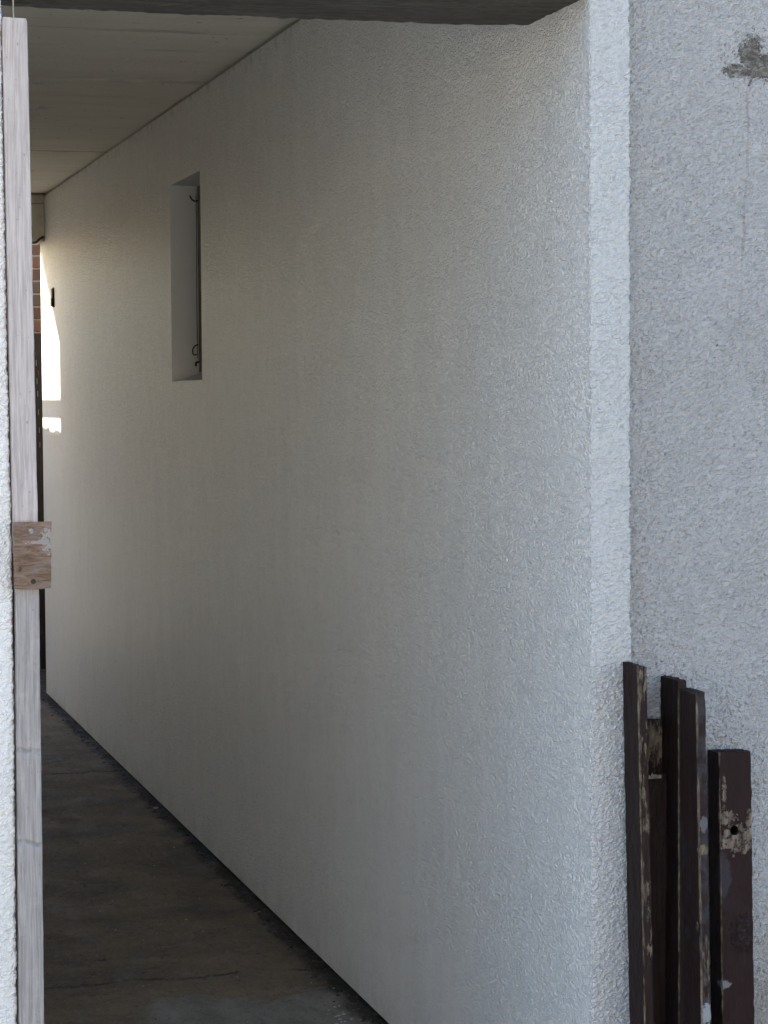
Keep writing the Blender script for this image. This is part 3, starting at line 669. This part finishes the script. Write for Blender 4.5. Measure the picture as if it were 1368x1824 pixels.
plank((1.5809, 3.610, 0.9815), 1.5803, 3.583, 0.0175, 0.073, mC, 'dark brown plank standing foremost, with a pale bare arris and white paint smear', slant=(0.003, 0.003), seed=3)
def exD(t, col, wm, h, wood):
    X = t.xyz(t.P); col = t.mix(0.5, col, (0.017, 0.0060, 0.0058))
    fr = t.rng(X[1], 0.004, 0.008, 1.0, 0.0)
    a = t.blob((0.036, 0.0, 0.700), (0.032, 0.02, 0.024), wob=1.2, ns=90, soft=0.05)
    b = t.blob((0.010, 0.0, 0.785), (0.004, 0.02, 0.030), wob=1.5, ns=130, soft=0.05)
    c_ = t.blob((0.010, 0.0, 0.740), (0.022, 0.02, 0.012), wob=1.6, ns=150, soft=0.05)
    d = t.blob((0.059, 0.0, 0.730), (0.007, 0.02, 0.026), wob=1.3, ns=110, soft=0.05)
    m = t.mth('MAXIMUM', t.mth('MAXIMUM', a, b), t.mth('MAXIMUM', c_, d)); m = t.mth('MULTIPLY', m, fr)
    pale = t.mix(t.rng(t.noise(t.mp(t.P, sc=(1, 1, 0.2)), 110, 4, 0.6), 0.3, 0.7), (0.07, 0.052, 0.038), (0.19, 0.155, 0.118))
    ng = t.rng(t.noise(t.P, 60, 5, 0.7), 0.50, 0.58, 1.0, 0.15); m = t.mth('MULTIPLY', m, ng)
    col = t.mix(m, col, pale)
    g = t.blob((0.045, 0.0, 0.530), (0.022, 0.02, 0.028), wob=1.2, ns=110, soft=0.4)
    gn = t.noise(t.P, 120, 5, 0.75); col = t.mix(t.mth('MULTIPLY', g, t.rng(gn, 0.5, 0.65, 0.0, 0.6)), col, (0.05, 0.047, 0.053))
    h = t.mth('ADD', h, t.mth('MULTIPLY', t.mth('MULTIPLY', g, gn), 3.0)); h = t.mth('MULTIPLY_ADD', m, -1.0, h)
    gb = t.blob((0.008, 0.0, 0.635), (0.012, 0.02, 0.04), wob=0.8, ns=50); col = t.mix(t.mth('MULTIPLY', gb, 0.35), col, (0.06, 0.062, 0.075))
    pw2 = t.blob((0.004, 0.0, 0.440), (0.014, 0.02, 0.007), wob=1.2, ns=150); col = t.mix(t.mth('MULTIPLY', pw2, 0.6), col, (0.22, 0.225, 0.235))
    return col, wm, h
mD = m_plank('post paint flaking', 4.1, 0.1, 0.3, 1.1, extra=exD)
plank((1.6765, 3.727, 0.8570), 1.6712, 3.700, 0.0632, 0.050, mD, 'short thick dark red post with a drilled hole in bare wood, rightmost', slant=(0.0, 0.001), hole=(0.0287, 0.716), seed=4)
mE = m_plank('plank paint blistered', 6.2, 0.9, 0.70, 1.1)
plank((1.5300, 3.762, 0.915), 1.5300, 3.759, 0.052, 0.018, mE, 'short blistered plank hidden at the back between the two tallest planks', seed=5)
mF = m_plank('plank paint splintered', 7.2, 0.5, 0.74, 1.1)
plank((1.5310, 3.741, 0.815), 1.5300, 3.736, 0.050, 0.017, mF, 'lowest dark plank with a pale splintered top, in the gap between the two tallest', slant=(0.006, 0.002), seed=6)
# pale splinter torn from the top of the lowest plank
spl = flake(1.556, 3.737, 0.026, 0.0035, 0.0, None, z=0.815, drop=-0.010, mat=m_plain('pale split wood', (0.45, 0.38, 0.30), (0.3, 0.25, 0.19), 80), nm='wood_splinter')
tag(spl, 'pale torn splinter lying on top of the lowest plank', 'splinter')

# ------------------------------------------------------------------ crumbs along the foot of the wall
M_crumb = m_plain('dark crumbs', (0.02, 0.016, 0.012), (0.06, 0.05, 0.04), 50)
M_lcrumb = m_plain('pale plaster crumbs', (0.55, 0.55, 0.54), (0.40, 0.39, 0.37), 50)
def crumb_mesh(pts):
    bm = bmesh.new()
    for (x, y, r_) in pts:
        g = bmesh.ops.create_icosphere(bm, subdivisions=1, radius=r_); ax, ay, az = random.uniform(.7, 1.5), random.uniform(.7, 1.4), random.uniform(.25, .55)
        for v in g['verts']: v.co = Vector((v.co.x * ax * random.uniform(.8, 1.15) + x, v.co.y * ay * random.uniform(.8, 1.15) + y, v.co.z * az * random.uniform(.8, 1.1) + r_ * 0.3))
    return bm
pts = [(XW - 0.01 - abs(random.gauss(0, 0.022)), random.uniform(4.6, 11.3), random.uniform(0.0015, 0.006)) for _ in range(420)]
pts += [(random.uniform(0.6, 1.4), random.uniform(4.8, 11.0), random.uniform(0.001, 0.003)) for _ in range(120)]
tag(obj_bm('floor_crumbs', crumb_mesh(pts), M_crumb), 'dark crumbs and grit along the foot of the passage wall', 'debris', kind='stuff')
pts = [(random.gauss(1.355, 0.03), random.gauss(5.22, 0.05), random.uniform(0.002, 0.006)) for _ in range(16)] + [(random.uniform(0.9, 1.42), random.uniform(5.1, 7.5), random.uniform(0.0015, 0.0035)) for _ in range(30)]
tag(obj_bm('plaster_crumbs', crumb_mesh(pts), M_lcrumb), 'pale plaster crumbs on the concrete near the wall', 'debris', kind='stuff')
random.seed(3)
pb = obj_bm('pale_pebble', crumb_mesh([(0, 0, 0.013)]), M_lcrumb, smooth=False); pb.location = (1.418, 8.12, 0.0)
tag(pb, 'single pale flat pebble on the floor at the foot of the passage wall', 'pebble')
bpy.context.view_layer.update()
